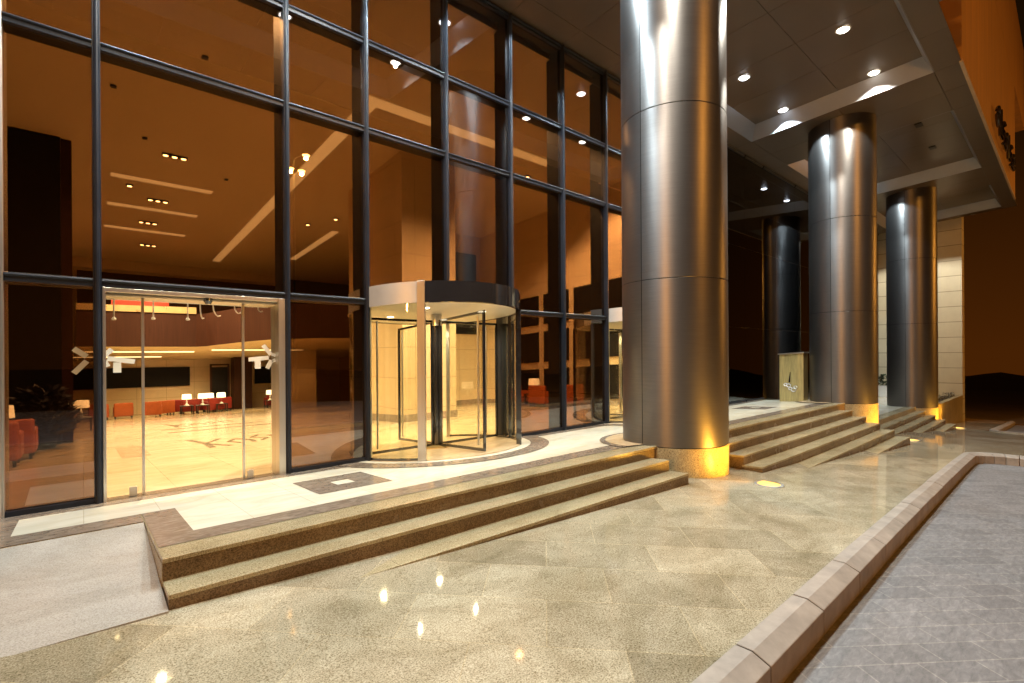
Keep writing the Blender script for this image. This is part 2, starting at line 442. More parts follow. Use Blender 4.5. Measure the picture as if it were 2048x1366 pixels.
def kerb(path, seglen=1.0, name='kerb'):
    """path: list of (x, y, nx, ny): back edge points with the normal towards the road"""
    pts = []
    for (x0, y0), (x1, y1) in zip(path, path[1:]):
        L = math.hypot(x1 - x0, y1 - y0); k = max(1, int(round(L / seglen)))
        for i in range(k): pts.append((x0 + (x1 - x0) * i / k, y0 + (y1 - y0) * i / k))
    pts.append(path[-1])
    nr = []
    for i in range(len(pts)):
        a = pts[max(0, i - 1)]; c = pts[min(len(pts) - 1, i + 1)]
        dx, dy = c[0] - a[0], c[1] - a[1]; q = math.hypot(dx, dy)
        nr.append((dy / q, -dx / q))
    prof = [(0.0, -0.3), (0.0, 0.035), (0.10, 0.035), (0.205, -0.012), (0.205, -0.5)]
    b = MB(False)
    for i in range(len(pts) - 1):
        (xa, ya), (xb, yb) = pts[i], pts[i + 1]
        L = math.hypot(xb - xa, yb - ya); g = min(0.006 / L, 0.2)
        jit = random.uniform(-0.004, 0.004)
        vs = []
        for t in (g, 1 - g):
            x = xa + (xb - xa) * t; y = ya + (yb - ya) * t
            nx = nr[i][0] + (nr[i + 1][0] - nr[i][0]) * t; ny = nr[i][1] + (nr[i + 1][1] - nr[i][1]) * t
            for d, h in prof: vs.append((x + nx * d, y + ny * d, zg(x) + h + jit))
        n = len(prof)
        fs = [[k, k + 1, n + k + 1, n + k] for k in range(n - 1)] + [list(range(n)), list(range(n, 2 * n))]
        b.add(vs, fs)
    return structure(b.build(name, KERB, bevel=0.006))
path = [(-12, kerb_y(-12) + 0.09)] + [(x, kerb_y(x) + 0.09) for x in (-4, 2, 6, 10, 13, 15.0)]
cxk, cyk = 15.0, kerb_y(15.0) + 0.09 - 0.85
path += [(cxk + 0.85 * math.sin(a), cyk + 0.85 * math.cos(a)) for a in [PI / 2 * i / 5 for i in range(1, 6)]] + [(15.9, -9)]
path = [(x, y) for x, y in path]
# normals must point to the road (right of travel)
kerb(path)
kerb([(26.7, -9), (26.7, 1.4), (26.95, 1.95), (27.5, 2.25), (38, 2.3)])

# terrain round the site, and the plain beyond
b = MB(False)
xs_t = [-200, -60, -14]; 
b.quad((-200, -200, -0.75), (40, -200, -2.6), (40, -9, -2.6), (-200, -9, -0.75))
b.quad((38, -9, -2.3), (80, -9, -4.5), (80, 60, -4.5), (38, 60, -2.3))
b.quad((38, -200, -2.3), (80, -200, -4.5), (80, -9, -4.5), (38, -9, -2.3))
b.quad((80, -200, -4.5), (190, -200, -9), (190, 120, -9), (80, 120, -4.5))
b.quad((-14, 4.9, -0.8), (-14, -9, -0.8), (-200, -9, -0.8), (-200, 4.9, -0.8))
structure(b.build('ground', TERRAIN))
b = MB(False)
prev = None
N = 70
for i in range(N + 1):
    y = -160 + 240 * i / N
    h = -7.2 + 0.9 * math.sin(i * 0.9) + 0.7 * math.sin(i * 0.37 + 1) + 0.5 * random.random()
    row = [(186, y, -9.2), (196, y, h), (215, y, h + 0.4), (240, y, -16)]
    if prev:
        for k in range(3): b.add([prev[k], prev[k + 1], row[k + 1], row[k]], [[0, 1, 2, 3]])
    prev = row
structure(b.build('hills', HILLM, smooth=True))

# tall four-headed street lamp across the road; it is seen mirrored in the glass wall
sl = thing('street_lamp', 'tall street lamp with four orange heads, mirrored in the upper glass wall', 'street lamp', (LX, LY, -0.8))
b = MB(False, (LX, LY, -0.8)); b.tube([(LX, LY, -0.8), (LX, LY, LZ - 0.3)], [0.11, 0.06], 12); b.build('pole', MULL, sl, smooth=True)
for i, (dx, dz) in enumerate(((-0.55, 0.0), (0.55, 0.0), (-0.3, -0.95), (0.3, -0.95))):
    b = MB(False, (LX, LY, -0.8)); b.tube([(LX, LY, LZ + dz - 0.25), (LX + dx * 0.6, LY + 0.1, LZ + dz - 0.02), (LX + dx, LY + 0.35, LZ + dz + 0.06)], 0.035, 8); arm = b.build('arm', MULL, sl, smooth=True)
    b = MB(False, (LX, LY, -0.8)); b.lathe(LX + dx, LY + 0.4, [(0.001, LZ + dz + 0.14), (0.16, LZ + dz + 0.06), (0.2, LZ + dz - 0.02)], 16); b.build('head', MULL, arm, smooth=True)
    b = MB(False, (LX, LY, -0.8)); b.lathe(LX + dx, LY + 0.4, [(0.2, LZ + dz - 0.021), (0.14, LZ + dz - 0.1), (0.001, LZ + dz - 0.13)], 16); b.build('lamp', SODLAMP, arm, smooth=True)
    point('street_lamp_light', (LX + dx, LY + 0.4, LZ + dz - 0.2), 1000, SODIUM, 0.1)

sl_added = copy_tree(sl); sl_added.location = (40, -12, -6); sl_added['label'] = 'added unseen street lamp beyond the end of the canopy, brightening the fascia'  # added lamp out of view, put in to light the fascia
for k in (-1, 1): point('street_lamp_light', (40 + 0.55 * k, -11.6, 7.7), 2500, SODIUM, 0.1)  # light of the added lamp, aimed at no visible fixture

# ------------------------------------------------------------------ terrace, ramp, steps
XL, XR = 0.43, 17.9
b = MB()
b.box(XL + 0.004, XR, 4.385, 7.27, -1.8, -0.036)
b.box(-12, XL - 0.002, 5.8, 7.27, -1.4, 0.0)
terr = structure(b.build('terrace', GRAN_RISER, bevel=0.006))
b = MB()
for i in range(11):
    b.box(XL + (XR - XL) * i / 11 + 0.001, XL + (XR - XL) * (i + 1) / 11 - 0.001, 4.377, 7.27, -0.035, 0.0)
b.build('edge_slabs', GRAN_STEP, terr, bevel=0.005)
b = MB(); b.box(XL - 0.002, XL + 0.003, 4.39, 7.2, -0.9, -0.037); b.build('end_slab', GRAN_STEP, terr)
def inl(name, polys, mat, dz=0.004):
    q = MB()
    for P in polys: q.sheet(P, dz)
    return q.build(name, mat, terr)
def rect(x0, x1, y0, y1): return [(x0, y0), (x1, y0), (x1, y1), (x0, y1)]
DC = (4.84, 7.62)
D2 = (10.86, 7.62)
def arc(c, r, a0, a1, n=40): return [(c[0] + r * math.cos(a0 + (a1 - a0) * i / n), c[1] + r * math.sin(a0 + (a1 - a0) * i / n)) for i in range(n + 1)]
# dark borders
inl('border_inlay', [rect(XL + 0.01, XR - 0.02, 4.72, 5.06), rect(XL + 0.01, 0.72, 5.06, 6.21), rect(-11.9, 0.72, 5.82, 6.21) if False else rect(-11.9, XL, 5.82, 6.21),
                     rect(XL, 0.72, 6.21, 6.212), rect(-11.9, -0.49, 6.21, 7.0), rect(-11.9, 17.6, 7.0, 7.26)], BROWN)
inl('cream_field', [rect(0.72, XR - 0.1, 5.06, 7.0), rect(-0.49, 0.72, 6.212, 7.0)], CREAM)
for xo in (1.975, 13.95):
    inl('inlay_panel', [rect(xo, xo + 0.89, 5.52, 6.46)], BROWN, 0.008)
    inl('inlay_diamond', [rect(xo + 0.33, xo + 0.55, 5.84, 6.08)], CREAM, 0.012)
for c in (DC, D2):
    a = math.asin((7.262 - c[1]) / 2.05)
    def ring(r0, r1):
        t0 = PI - math.asin((7.262 - c[1]) / r1); t1 = 2 * PI + math.asin((7.262 - c[1]) / r1)
        s0 = PI - math.asin((7.262 - c[1]) / r0); s1 = 2 * PI + math.asin((7.262 - c[1]) / r0)
        q0, q1 = arc(c, r0, s0, s1), arc(c, r1, t0, t1)
        return [[q0[i], q0[i + 1], q1[i + 1], q1[i]] for i in range(40)]
    inl('ring_inlay', ring(1.70, 2.03), BROWN, 0.012)
    inl('pale_ring_inlay', ring(1.56, 1.70), CREAM, 0.012)
COLS = [(7.73, 4.57), (17.5, 4.65), (27.25, 4.65)]
for c in COLS[:2]:
    q = [arc(c, 0.85, 0.02, PI - 0.02), arc(c, 1.28, 0.12, PI - 0.12)]
    inl('column_ring', [[q[0][i], q[0][i + 1], q[1][i + 1], q[1][i]] for i in range(40)], BROWN, 0.016)
    q = [arc(c, 0.85, 0.02, PI - 0.02), arc(c, 1.18, 0.12, PI - 0.12)]
    inl('column_ring_field', [[q[0][i], q[0][i + 1], q[1][i + 1], q[1][i]] for i in range(40)], PEACH, 0.02)
# lower terrace beyond the second column
b = MB(); b.box(XR + 0.01, 34.2, 4.385, 7.27, -3, -0.85)
lt = structure(b.build('terrace', GRAN_STEP, bevel=0.006))
q = MB(); q.sheet(rect(XR + 0.1, 34.1, 4.75, 7.2), -0.846); q.build('cream_field', CREAM, lt)
# ramp
b = MB(False)
yt, yb = 5.8, 4.02
b.quad((-12, yb, 0.02), (XL - 0.003, yb, -0.055), (XL - 0.003, yt, fall(yt) - 0.002), (-12, yt, fall(yt) - 0.002))
b.quad((-12, yb, 0.02), (XL - 0.003, yb, -0.055), (XL - 0.003, yb - 0.03, -0.3), (-12, yb - 0.03, -0.3))
structure(b.build('ramp', RAMP))

NOSE = [4.385, 4.065, 3.745, 3.435, 3.12, 2.80]
def flight(x0, x1, k0, k1, ztop, label):
    t = thing('stone_steps', label, 'steps', S((x0 + x1) / 2, 4.0, -1.0))
    for k in range(k0, k1):
        z = ztop - 0.165 * k
        b = MB(origin=t.location)
        n = max(1, int(round((x1 - x0) / 1.55)))
        for i in range(n):
            b.box(x0 + (x1 - x0) * i / n + 0.001, x0 + (x1 - x0) * (i + 1) / n - 0.001, NOSE[k] - 0.008, NOSE[k] + 0.335, z - 0.035, z)
        tr = b.build('step', GRAN_STEP, t, bevel=0.005)
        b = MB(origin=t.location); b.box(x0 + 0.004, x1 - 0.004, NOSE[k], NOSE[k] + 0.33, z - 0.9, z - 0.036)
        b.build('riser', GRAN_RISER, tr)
    return t
flight(XL, 6.72, 1, 3, 0.0, 'long low flight of granite steps before the sliding door, sinking into the pavement')
flight(8.55, 16.15, 1, 6, 0.0, 'flight of granite steps between the nearest and the middle column')
flight(18.2, 26.4, 1, 5, -0.85, 'farthest flight of granite steps between the middle and the last column')

# ------------------------------------------------------------------ columns
def column(c, label, zb, ztop=8.45):
    base = S(c[0], c[1], zb)
    t = thing('column', label, 'column', base, group='metal clad columns')
    R = 0.87
    z0 = (0.0 if c[0] < 20 else -0.87) + fall(c[1])
    b = MB(False, base)
    b.lathe(c[0], c[1], [(R + 0.0, zg(c[0]) - 0.5), (R + 0.0, z0 - 0.012)], 64, cap=True)
    b.build('plinth', GRAN_COL, t, smooth=True)
    b = MB(False, base)
    b.lathe(c[0], c[1], [(R - 0.02, z0 - 0.012), (R - 0.02, ztop + fall(c[1]))], 64)
    b.build('core', BLACKPANEL, t, smooth=True)
    tiers = [z0, 2.78 + fall(4.4), 5.53 + fall(4.4) - 0.2, 8.45 + fall(c[1])]
    tiers = [z0, 2.85, 5.6, 8.45 + fall(c[1])]
    g = 0.006
    s0 = math.radians(176)
    for k in range(3):
        za, zb_ = tiers[k] + (g if k else 0), tiers[k + 1] - g
        for h in range(2):
            a0 = s0 + PI * h + g / R; a1 = s0 + PI * (h + 1) - g / R
            b = MB(False, base)
            b.lathe(c[0], c[1], [(R - 0.015, za), (R - 0.003, za), (R, za + 0.003), (R, zb_ - 0.003), (R - 0.003, zb_), (R - 0.015, zb_)], 48, a0, a1)
            b.build('cladding_panel', COLM, t, smooth=True)
    return t
column(COLS[0], 'nearest and largest metal clad column beside the revolving door', -0.5)
column(COLS[1], 'middle metal clad column at the far end of the second flight of steps', -1.0)
column(COLS[2], 'farthest metal clad column beside the low planter wall', -1.6)

# ------------------------------------------------------------------ glass facade
MX = [-4.2, -2.7, -0.65, 0.13, 2.17, 3.355, 4.85, 6.36, 7.86, 9.34, 10.85, 12.35, 13.85, 15.35, 16.85, 18.35, 21.4, 24.5, 27.6, 30.7, 34.15]
TZ = [2.5, 5.19, 6.57, 8.30]
wall = thing('glass_curtain_wall', 'tall bronze tinted glass wall in a dark metal grid along the entrance', 'glass wall', S(7, 7.3, 0))
O = wall.location
def fz(x): return -0.86 if x > 17.6 else 0.0
for i, x in enumerate(MX):
    zlo = fz(x)
    if x in (4.85, 10.85): zlo = 2.46
    b = MB(origin=O)
    if x > 14:
        b.box(x - 0.012, x + 0.012, 7.306, 7.40, zlo, 8.34); b.build('mullion', UNLIT, wall); continue
    b.box(x - 0.036, x + 0.036, 7.245, 7.72, zlo, 8.34)
    b.tube([(x, 7.243, zlo), (x, 7.243, 8.34)], 0.026, 10)
    b.build('mullion', STEEL if x == -0.65 else MULL, wall, smooth=False, bevel=0.004)
for j, z in enumerate(TZ):
    for xa, xb in zip(MX, MX[1:]):
        b = MB(origin=O)
        if xa > 13.5 and j < 3:
            b.box(xa + 0.014, xb - 0.014, 7.307, 7.38, z - 0.012, z + 0.012); b.build('transom', UNLIT, wall); continue
        b.box(xa + 0.038, xb - 0.038, 7.262, 7.50, z - 0.045, z + 0.045 if j < 3 else z + 0.06)
        b.tube([(xa + 0.038, 7.26, z + 0.022), (xb - 0.038, 7.26, z + 0.022)], 0.02, 8)
        b.build('transom', MULL, wall, bevel=0.003)
DOORB = {(0.13, 2.17), (3.355, 4.85), (4.85, 6.36), (9.34, 10.85), (10.85, 12.35)}
for xa, xb in zip(MX, MX[1:]):
    lo = fz((xa + xb) / 2)
    for j in range(4):
        z0 = lo if j == 0 else TZ[j - 1] + 0.03
        z1 = TZ[j] - 0.03
        if j == 0 and (xa, xb) in DOORB: continue
        b = MB(origin=O)
        if xa > 13: b.box(xa + 0.004, xb - 0.004, 7.300, 7.305, z0 - 0.026, z1 + 0.026)
        else: b.box(xa + 0.025, xb - 0.025, 7.312, 7.322, z0 + 0.03, z1)
        b.build('glass_pane', BRONZE_GLASS if xa < 14 else SMOKE_GLASS, wall)
        if j == 0:
            b = MB(origin=O); b.box(xa + 0.038, xb - 0.038, 7.265, 7.42, z0, z0 + 0.06)
            b.build('sill', MULL, wall, bevel=0.003)

# ------------------------------------------------------------------ sliding door
sd = thing('sliding_door', 'brightly lit clear glass sliding door with steel jambs left of the revolving door', 'door', S(1.15, 7.3, 0))
O = sd.location
b = MB(origin=O); b.box(0.17, 0.20, 7.24, 7.60, 0, 2.45); b.build('jamb', STEEL, sd, bevel=0.003)
b = MB(origin=O); b.box(2.045, 2.13, 7.24, 7.62, 0, 2.45); b.build('jamb', STEEL, sd, bevel=0.003)
b = MB(origin=O); b.box(0.20, 2.045, 7.26, 7.60, 2.405, 2.452); b.build('header', STEEL, sd, bevel=0.003)
b = MB(origin=O); b.box(0.20, 2.045, 7.36, 7.60, 2.375, 2.40); b.build('operator_box', CEIL, sd, bevel=0.004)
b = MB(origin=O); b.lathe(1.22, 7.33, [(0.001, 2.40), (0.05, 2.40), (0.055, 2.37), (0.03, 2.33), (0.001, 2.325)], 20); b.build('sensor', DARKMETAL, sd, smooth=True)
def door_leaf(xa, xb, y, name, stile):
    b = MB(origin=O); b.box(xa, xb, y, y + 0.012, 0.02, 2.372); g = b.build(name, CLEAR_GLASS, sd)
    b = MB(origin=O); b.box(stile - 0.014, stile + 0.014, y - 0.012, y + 0.03, 0.01, 2.40); b.build('edge_rail', STEEL, g, bevel=0.002)
    return g
fl = door_leaf(0.20, 0.545, 7.40, 'fixed_panel', 0.548)
fr = door_leaf(1.64, 2.045, 7.40, 'fixed_panel', 1.637)
door_leaf(0.55, 1.635, 7.45, 'glass_leaf', 1.62) if False else None
for x0 in (0.41, 1.675):
    b = MB(origin=O); b.box(x0, x0 + 0.075, 7.375, 7.435, 0.005, 0.115); b.build('floor_clamp', STEEL, sd, bevel=0.004)
def decal(segs, parent, y, wd=0.055):
    b = MB(origin=O)
    for (x0, z0), (x1, z1) in segs: b.bar((x0, y, z0), (x1, y, z1), wd, 0.002, (0, 1, 0))
    return b.build('vinyl_emblem', DECAL, parent)
decal([((0.185, 1.68), (0.26, 1.755)), ((0.215, 1.648), (0.47, 1.606)), ((0.185, 1.62), (0.22, 1.55))], fl, 7.396)
decal([((0.305, 1.60), (0.305, 1.48))], fl, 7.3955, 0.075)
decal([((1.885, 1.815), (1.985, 1.68)), ((1.70, 1.617), (1.955, 1.64)), ((1.935, 1.49), (1.99, 1.605)), ((2.012, 1.66), (2.03, 1.70)), ((2.012, 1.62), (2.03, 1.58))], fr, 7.396)
decal([((1.815, 1.60), (1.815, 1.49))], fr, 7.3955, 0.075)
b = MB(origin=wall.location)
for (x0, z0), (x1, z1) in (((-0.075, 1.755), (0.035, 1.665)), ((-0.075, 1.48), (0.035, 1.615))): b.bar((x0, 7.308, z0), (x1, 7.308, z1), 0.055, 0.002, (0, 1, 0))
b.build('vinyl_emblem', DECAL_DIM, wall)
# hooks hanging from the rail inside the door
rail = thing('hook_rail', 'thin pale rail with hanging curved hooks just inside the sliding door', 'rail', S(1.1, 7.72, 2.3))
Q = rail.location
b = MB(origin=Q); b.box(0.22, 2.03, 7.70, 7.73, 2.385, 2.405); b.build('bar', DOWNC, rail)
for i, (hx, dx, ln) in enumerate([(0.29, 0.0, 0.24), (0.68, 0.0, 0.22), (1.05, 0.0, 0.215), (1.19, 0.03, 0.20), (1.34, 0.07, 0.16), (1.60, 0.06, 0.11), (1.90, 0.045, 0.07)]):
    pts = [(hx, 7.715, 2.39), (hx + dx * 0.1, 7.715, 2.39 - ln * 0.5), (hx + dx * 0.45, 7.715, 2.39 - ln * 0.85), (hx + dx * 0.8, 7.715, 2.39 - ln), (hx + dx * 1.15 + 0.012, 7.715, 2.39 - ln + 0.012)]
    b = MB(origin=Q); b.tube(pts, 0.008, 8)
    if dx == 0: b.lathe(hx, 7.715, [(0.004, 2.39 - ln + 0.03), (0.025, 2.39 - ln), (0.02, 2.39 - ln - 0.012), (0.001, 2.39 - ln - 0.012)], 14)
    b.build('hook', DOWNC, rail, smooth=True)

# ------------------------------------------------------------------ revolving door
RR, ZC0, ZC1 = 1.5, 2.40, 2.72
def revolving(c, label):
    t = thing('revolving_door', label, 'door', S(c[0], c[1], 0))
    O = t.location
    cx, cy_ = c
    AL = math.atan2(6.57 - cy_, 3.93 - 4.84) % (2 * PI)
    b = MB(origin=O); b.shell(cx, cy_, RR - 0.04, RR + 0.03, ZC0, ZC1, 64, AL, 3 * PI - 0.25); b.build('canopy_drum', DARKMETAL, t, smooth=True)
    b = MB(origin=O); b.shell(cx, cy_, RR - 0.04, RR + 0.03, ZC0, ZC1, 24, PI - 0.25, AL); b.build('canopy_panel', SATIN, t, smooth=True)
    b = MB(origin=O); b.prism([(cx + (RR - 0.045) * math.cos(2 * PI * i / 48), cy_ + (RR - 0.045) * math.sin(2 * PI * i / 48)) for i in range(48)], ZC0 + 0.012, ZC0 + 0.05)
    cl = b.build('canopy_ceiling', DOWNC, t)
    b = MB(origin=O); b.prism([(cx + (RR - 0.045) * math.cos(2 * PI * i / 48), cy_ + (RR - 0.045) * math.sin(2 * PI * i / 48)) for i in range(48)], ZC1 - 0.06, ZC1 - 0.02)
    b.build('canopy_roof', DARKMETAL, t)
    b = MB(origin=O); b.prism([(cx + (RR + 0.02) * math.cos(2 * PI * i / 48), cy_ + (RR + 0.02) * math.sin(2 * PI * i / 48)) for i in range(48)], -0.02, 0.018)
    b.build('floor_disc', PEACH, t)
    for a in (0.8, 2.35, 3.95, 5.45):
        px, py = cx + 0.85 * math.cos(a), cy_ + 0.85 * math.sin(a)
        b = MB(origin=O); b.lathe(px, py, [(0.001, ZC0 + 0.004), (0.055, ZC0 + 0.004), (0.06, ZC0 + 0.011)], 20); b.build('ceiling_lamp', LAMPD, cl)
        spot('revolving_door_light', S(px, py, ZC0 - 0.02), 100, (1.0, 0.82, 0.52), 160, 0.5)
    def rib(a, wdt, mat, z1=ZC1 + 0.005, name='post', r=RR):
        px, py = cx + r * math.cos(a), cy_ + r * math.sin(a)
        d = Vector((-math.sin(a), math.cos(a), 0)); n = Vector((math.cos(a), math.sin(a), 0))
        b = MB(origin=O); P = []
        for s1, s2 in ((-1, -1), (1, -1), (1, 1), (-1, 1)):
            q = Vector((px, py, 0)) + d * wdt / 2 * s1 + n * 0.045 * s2; P.append((q.x, q.y))
        b.prism(P, 0.0, z1); return b.build(name, mat, t, bevel=0.004)
    aL, aR = PI + math.asin(1.04 / RR), 2 * PI - math.asin(1.08 / RR)
    aL = math.atan2(6.57 - cy_, 3.93 - 4.84) % (2 * PI); aR = math.atan2(6.54 - cy_, 5.80 - 4.84) % (2 * PI)
    rib(aL, 0.12, STEEL); rib(aR, 0.07, DARKMETAL, ZC0)
    rib(PI + 0.22, 0.06, STEEL, ZC1); rib(2 * PI - 0.22, 0.07, DARKMETAL, ZC0)
    ai0, ai1 = PI - (aL - PI), PI - (aR - PI) + 2 * PI
    rib(PI - (aL - PI), 0.08, DARKMETAL, ZC0); rib(2 * PI + (2 * PI - aR), 0.07, STEEL, ZC0)
    for a0, a1 in ((PI - (aL - PI), aL), (aR, 4 * PI - aR)):
        b = MB(origin=O); b.shell(cx, cy_, RR - 0.012, RR, 0.03, ZC0, 26, a0, a1); b.build('curved_glass', GREEN_GLASS, t, smooth=True)
        b = MB(origin=O); b.shell(cx, cy_, RR - 0.03, RR + 0.015, 0.018, 0.05, 26, a0, a1); b.build('floor_rail', DARKMETAL, t, smooth=True)
    b = MB(origin=O); b.lathe(cx, cy_, [(0.085, 0.02), (0.085, ZC0)], 24); b.build('shaft', DARKMETAL, t, smooth=True)
    b = MB(origin=O); b.lathe(cx, cy_, [(0.001, 0.018), (0.30, 0.018), (0.30, 0.03), (0.1, 0.05)], 32); b.build('shaft_foot', BRASS, t, smooth=True)
    b = MB(origin=O); b.lathe(cx, cy_, [(0.1, 2.2), (0.1, ZC0)], 24); b.build('shaft_collar', STEEL, t, smooth=True)
    for k in range(4):
        a = -PI / 2 + k * PI / 2
        d = Vector((math.cos(a), math.sin(a), 0)); n = Vector((-math.sin(a), math.cos(a), 0)); C3 = Vector((cx, cy_, 0))
        def slab(r0, r1, z0, z1, th):
            q = [C3 + d * r0 - n * th, C3 + d * r1 - n * th, C3 + d * r1 + n * th, C3 + d * r0 + n * th]
            return [(v.x, v.y) for v in q], z0, z1
        b = MB(origin=O)
        for args in ((0.09, 1.42, 0.04, 0.085, 0.018), (0.09, 1.42, 2.26, 2.30, 0.018), (1.385, 1.42, 0.085, 2.26, 0.02), (0.09, 0.115, 0.085, 2.26, 0.018)):
            P, z0, z1 = slab(*args); b.prism(P, z0, z1)
        wg = b.build('wing', DARKMETAL, t, bevel=0.002)
        P, z0, z1 = slab(0.116, 1.384, 0.086, 2.259, 0.005)
        b = MB(origin=O); b.prism(P, z0, z1); b.build('wing_glass', CLEAR_GLASS, wg)
        q = C3 + d * 1.18 + n * 0.05
        b = MB(origin=O); b.tube([(q.x, q.y, 0.12), (q.x, q.y, 2.24)], 0.016, 10); b.build('push_bar', STEEL, wg, smooth=True)
    return t
revolving(DC, 'revolving door with a round black canopy and four glass wings on the pale terrace')
revolving(D2, 'second revolving door mostly hidden behind the nearest column')

# ------------------------------------------------------------------ canopy soffit
ZS, TD = 8.37, 0.42
can = thing('canopy', 'bronze panelled entrance canopy with recessed light trays above the terrace', 'canopy', S(12, 4.5, ZS))
O = can.location
TR = [(-0.42, 6.37), (9.35, 16.14), (19.12, 25.9), (28.9, 33.6)]
TY0, TY1 = 2.28, 6.74
g = 0.005
def panels(name, xs, y0, y1, z, mat, th=0.03):
    for xa, xb in zip(xs, xs[1:]):
        b = MB(origin=O); b.box(xa + g, xb - g, y0 + g, y1 - g, z, z + th); b.build(name, mat, can)
xa_all = [-8, -4.2, -0.42] + [1.3, 3.0, 4.7, 6.37] + [7.86, 9.35] + [10.9, 12.35, 14.2, 16.14] + [17.6, 19.12] + [21.4, 23.6, 25.9] + [27.4, 28.9, 31.2, 33.6, 34.2]
panels('soffit_panel', xa_all, TY1, 7.33, ZS, SOFFIT)
panels('soffit_panel', [x for x in xa_all if x <= 12.9] + [13.05], 0.9, 1.76, ZS, SOFFIT)
panels('soffit_panel', xa_all, 1.76, TY0, ZS, SOFFIT)
for xa, xb in ((-8, -0.42), (6.37, 9.35), (16.14, 19.12), (25.9, 28.9), (33.6, 34.2)):
    mid = 4.37
    m2 = (xa + xb) / 2 if xb - xa > 1 else xb
    panels('soffit_panel', [xa, m2, xb] if m2 != xb else [xa, xb], TY0, mid, ZS, SOFFIT)
    panels('soffit_panel', [xa, m2, xb] if m2 != xb else [xa, xb], mid, TY1, ZS, SOFFIT)
b = MB(origin=O); b.box(-8, 12.95, 0.9, 2.3, ZS + TD + 0.25, ZS + TD + 0.4); b.box(-8, 34.2, 2.301, 7.33, ZS + TD + 0.25, ZS + TD + 0.4); b.build('deck', BLACKPANEL, can)
SL = 0.19
for xa, xb in TR:
    xs = [xa + SL + (xb - xa - 2 * SL) * i / 4 for i in range(5)]
    panels('tray_panel', xs, TY0 + SL, 4.30, ZS + TD, SOFFIT)
    panels('tray_panel', xs, 4.30, TY1 - SL, ZS + TD, SOFFIT)
    b = MB(origin=O)
    lo = [(xa, TY0), (xb, TY0), (xb, TY1), (xa, TY1)]; hi = [(xa + SL, TY0 + SL), (xb - SL, TY0 + SL), (xb - SL, TY1 - SL), (xa + SL, TY1 - SL)]
    for i in range(4):
        j = (i + 1) % 4
        n = Vector((lo[i][0] + lo[j][0] - xa - xb, lo[i][1] + lo[j][1] - TY0 - TY1, 0)); n.normalize(); n *= 0.02
        A = [(lo[i][0], lo[i][1], ZS), (lo[j][0], lo[j][1], ZS), (hi[j][0], hi[j][1], ZS + TD), (hi[i][0], hi[i][1], ZS + TD)]
        Bk = [(p[0] + n.x, p[1] + n.y, p[2]) for p in A]
        b.add(A + Bk, [[0, 1, 2, 3], [7, 6, 5, 4], [0, 4, 5, 1], [1, 5, 6, 2], [2, 6, 7, 3], [3, 7, 4, 0]])
    b.build('tray_side', TRAYM, can)
# downlights
names_t = ['tray nearest the camera', 'tray between the nearest and middle columns', 'tray between the middle and farthest columns', 'farthest dim tray']
def fixture(lens, body=True):
    t = thing('downlight', 'x', 'downlight', (0, 0, 0), group='round downlights in the canopy')
    b = MB(False); b.lathe(0, 0, [(0.125, 0.0), (0.155, -0.004), (0.155, -0.016), (0.12, -0.02)], 24); b.build('ring', DOWNC, t, smooth=True)
    b = MB(False); b.lathe(0, 0, [(0.001, -0.06), (0.06, -0.054), (0.10, -0.036), (0.125, -0.012)], 24); b.build('lens', lens, t, smooth=True)
    return t
protos = {}
def put_light(x, y, z, lens, label, power, col, cone=124, blend=0.12):
    if lens.name not in protos: o = protos[lens.name] = fixture(lens)
    else: o = copy_tree(protos[lens.name])
    o.location = S(x, y, z - 0.002); o['label'] = label
    if power: spot('downlight_beam', S(x, y, z - 0.10), power, col, cone, blend)
ordx = ['first', 'second', 'third']
for ti, (xa, xb) in enumerate(TR[:3]):
    for i, dx in enumerate((1.1, 3.75, 6.4 - 0.02)):
        if ti == 2: dx = (0.9, 3.5, 6.1)[i]
        for r, y in enumerate((3.43, 5.66)):
            row = ('street side', 'glass side')[r]
            lab = f'{ordx[i]} lamp along the {row} row of the {names_t[ti]}'
            if ti == 2 and r == 0: continue
            if r == 0: put_light(xa + dx, y, ZS + TD, LAMPN, lab, (880 if ti == 0 else 720), NEUT)
            else: put_light(xa + dx, y, ZS + TD, LAMPC, lab, (1020 if ti == 0 else 760), COOL)
for x, y in ((30.0, 4.3), (30.0, 5.9)):  # lamps put into this tray to brighten the stone end wall
    put_light(x, y, ZS + TD, LAMPN, ('street side' if y < 5 else 'glass side') + ' lamp of two added in the farthest dim tray to light the end wall', 900, NEUT)
for i, (x, y) in enumerate(((20.5, 3.28), (23.15, 3.32))):
    b = MB(origin=S(x, y, ZS)); b.box(x - 0.16, x + 0.16, y - 0.09, y + 0.09, ZS + TD - 0.03, ZS + TD - 0.001)
    o = b.build('unlit_downlight', UNLIT, bevel=0.004); o.location = S(x, y, ZS)
    tag(o, ('nearer' if i == 0 else 'farther') + ' unlit dark slot fixture in the tray beyond the middle column', 'downlight', 'unlit slot fixtures')

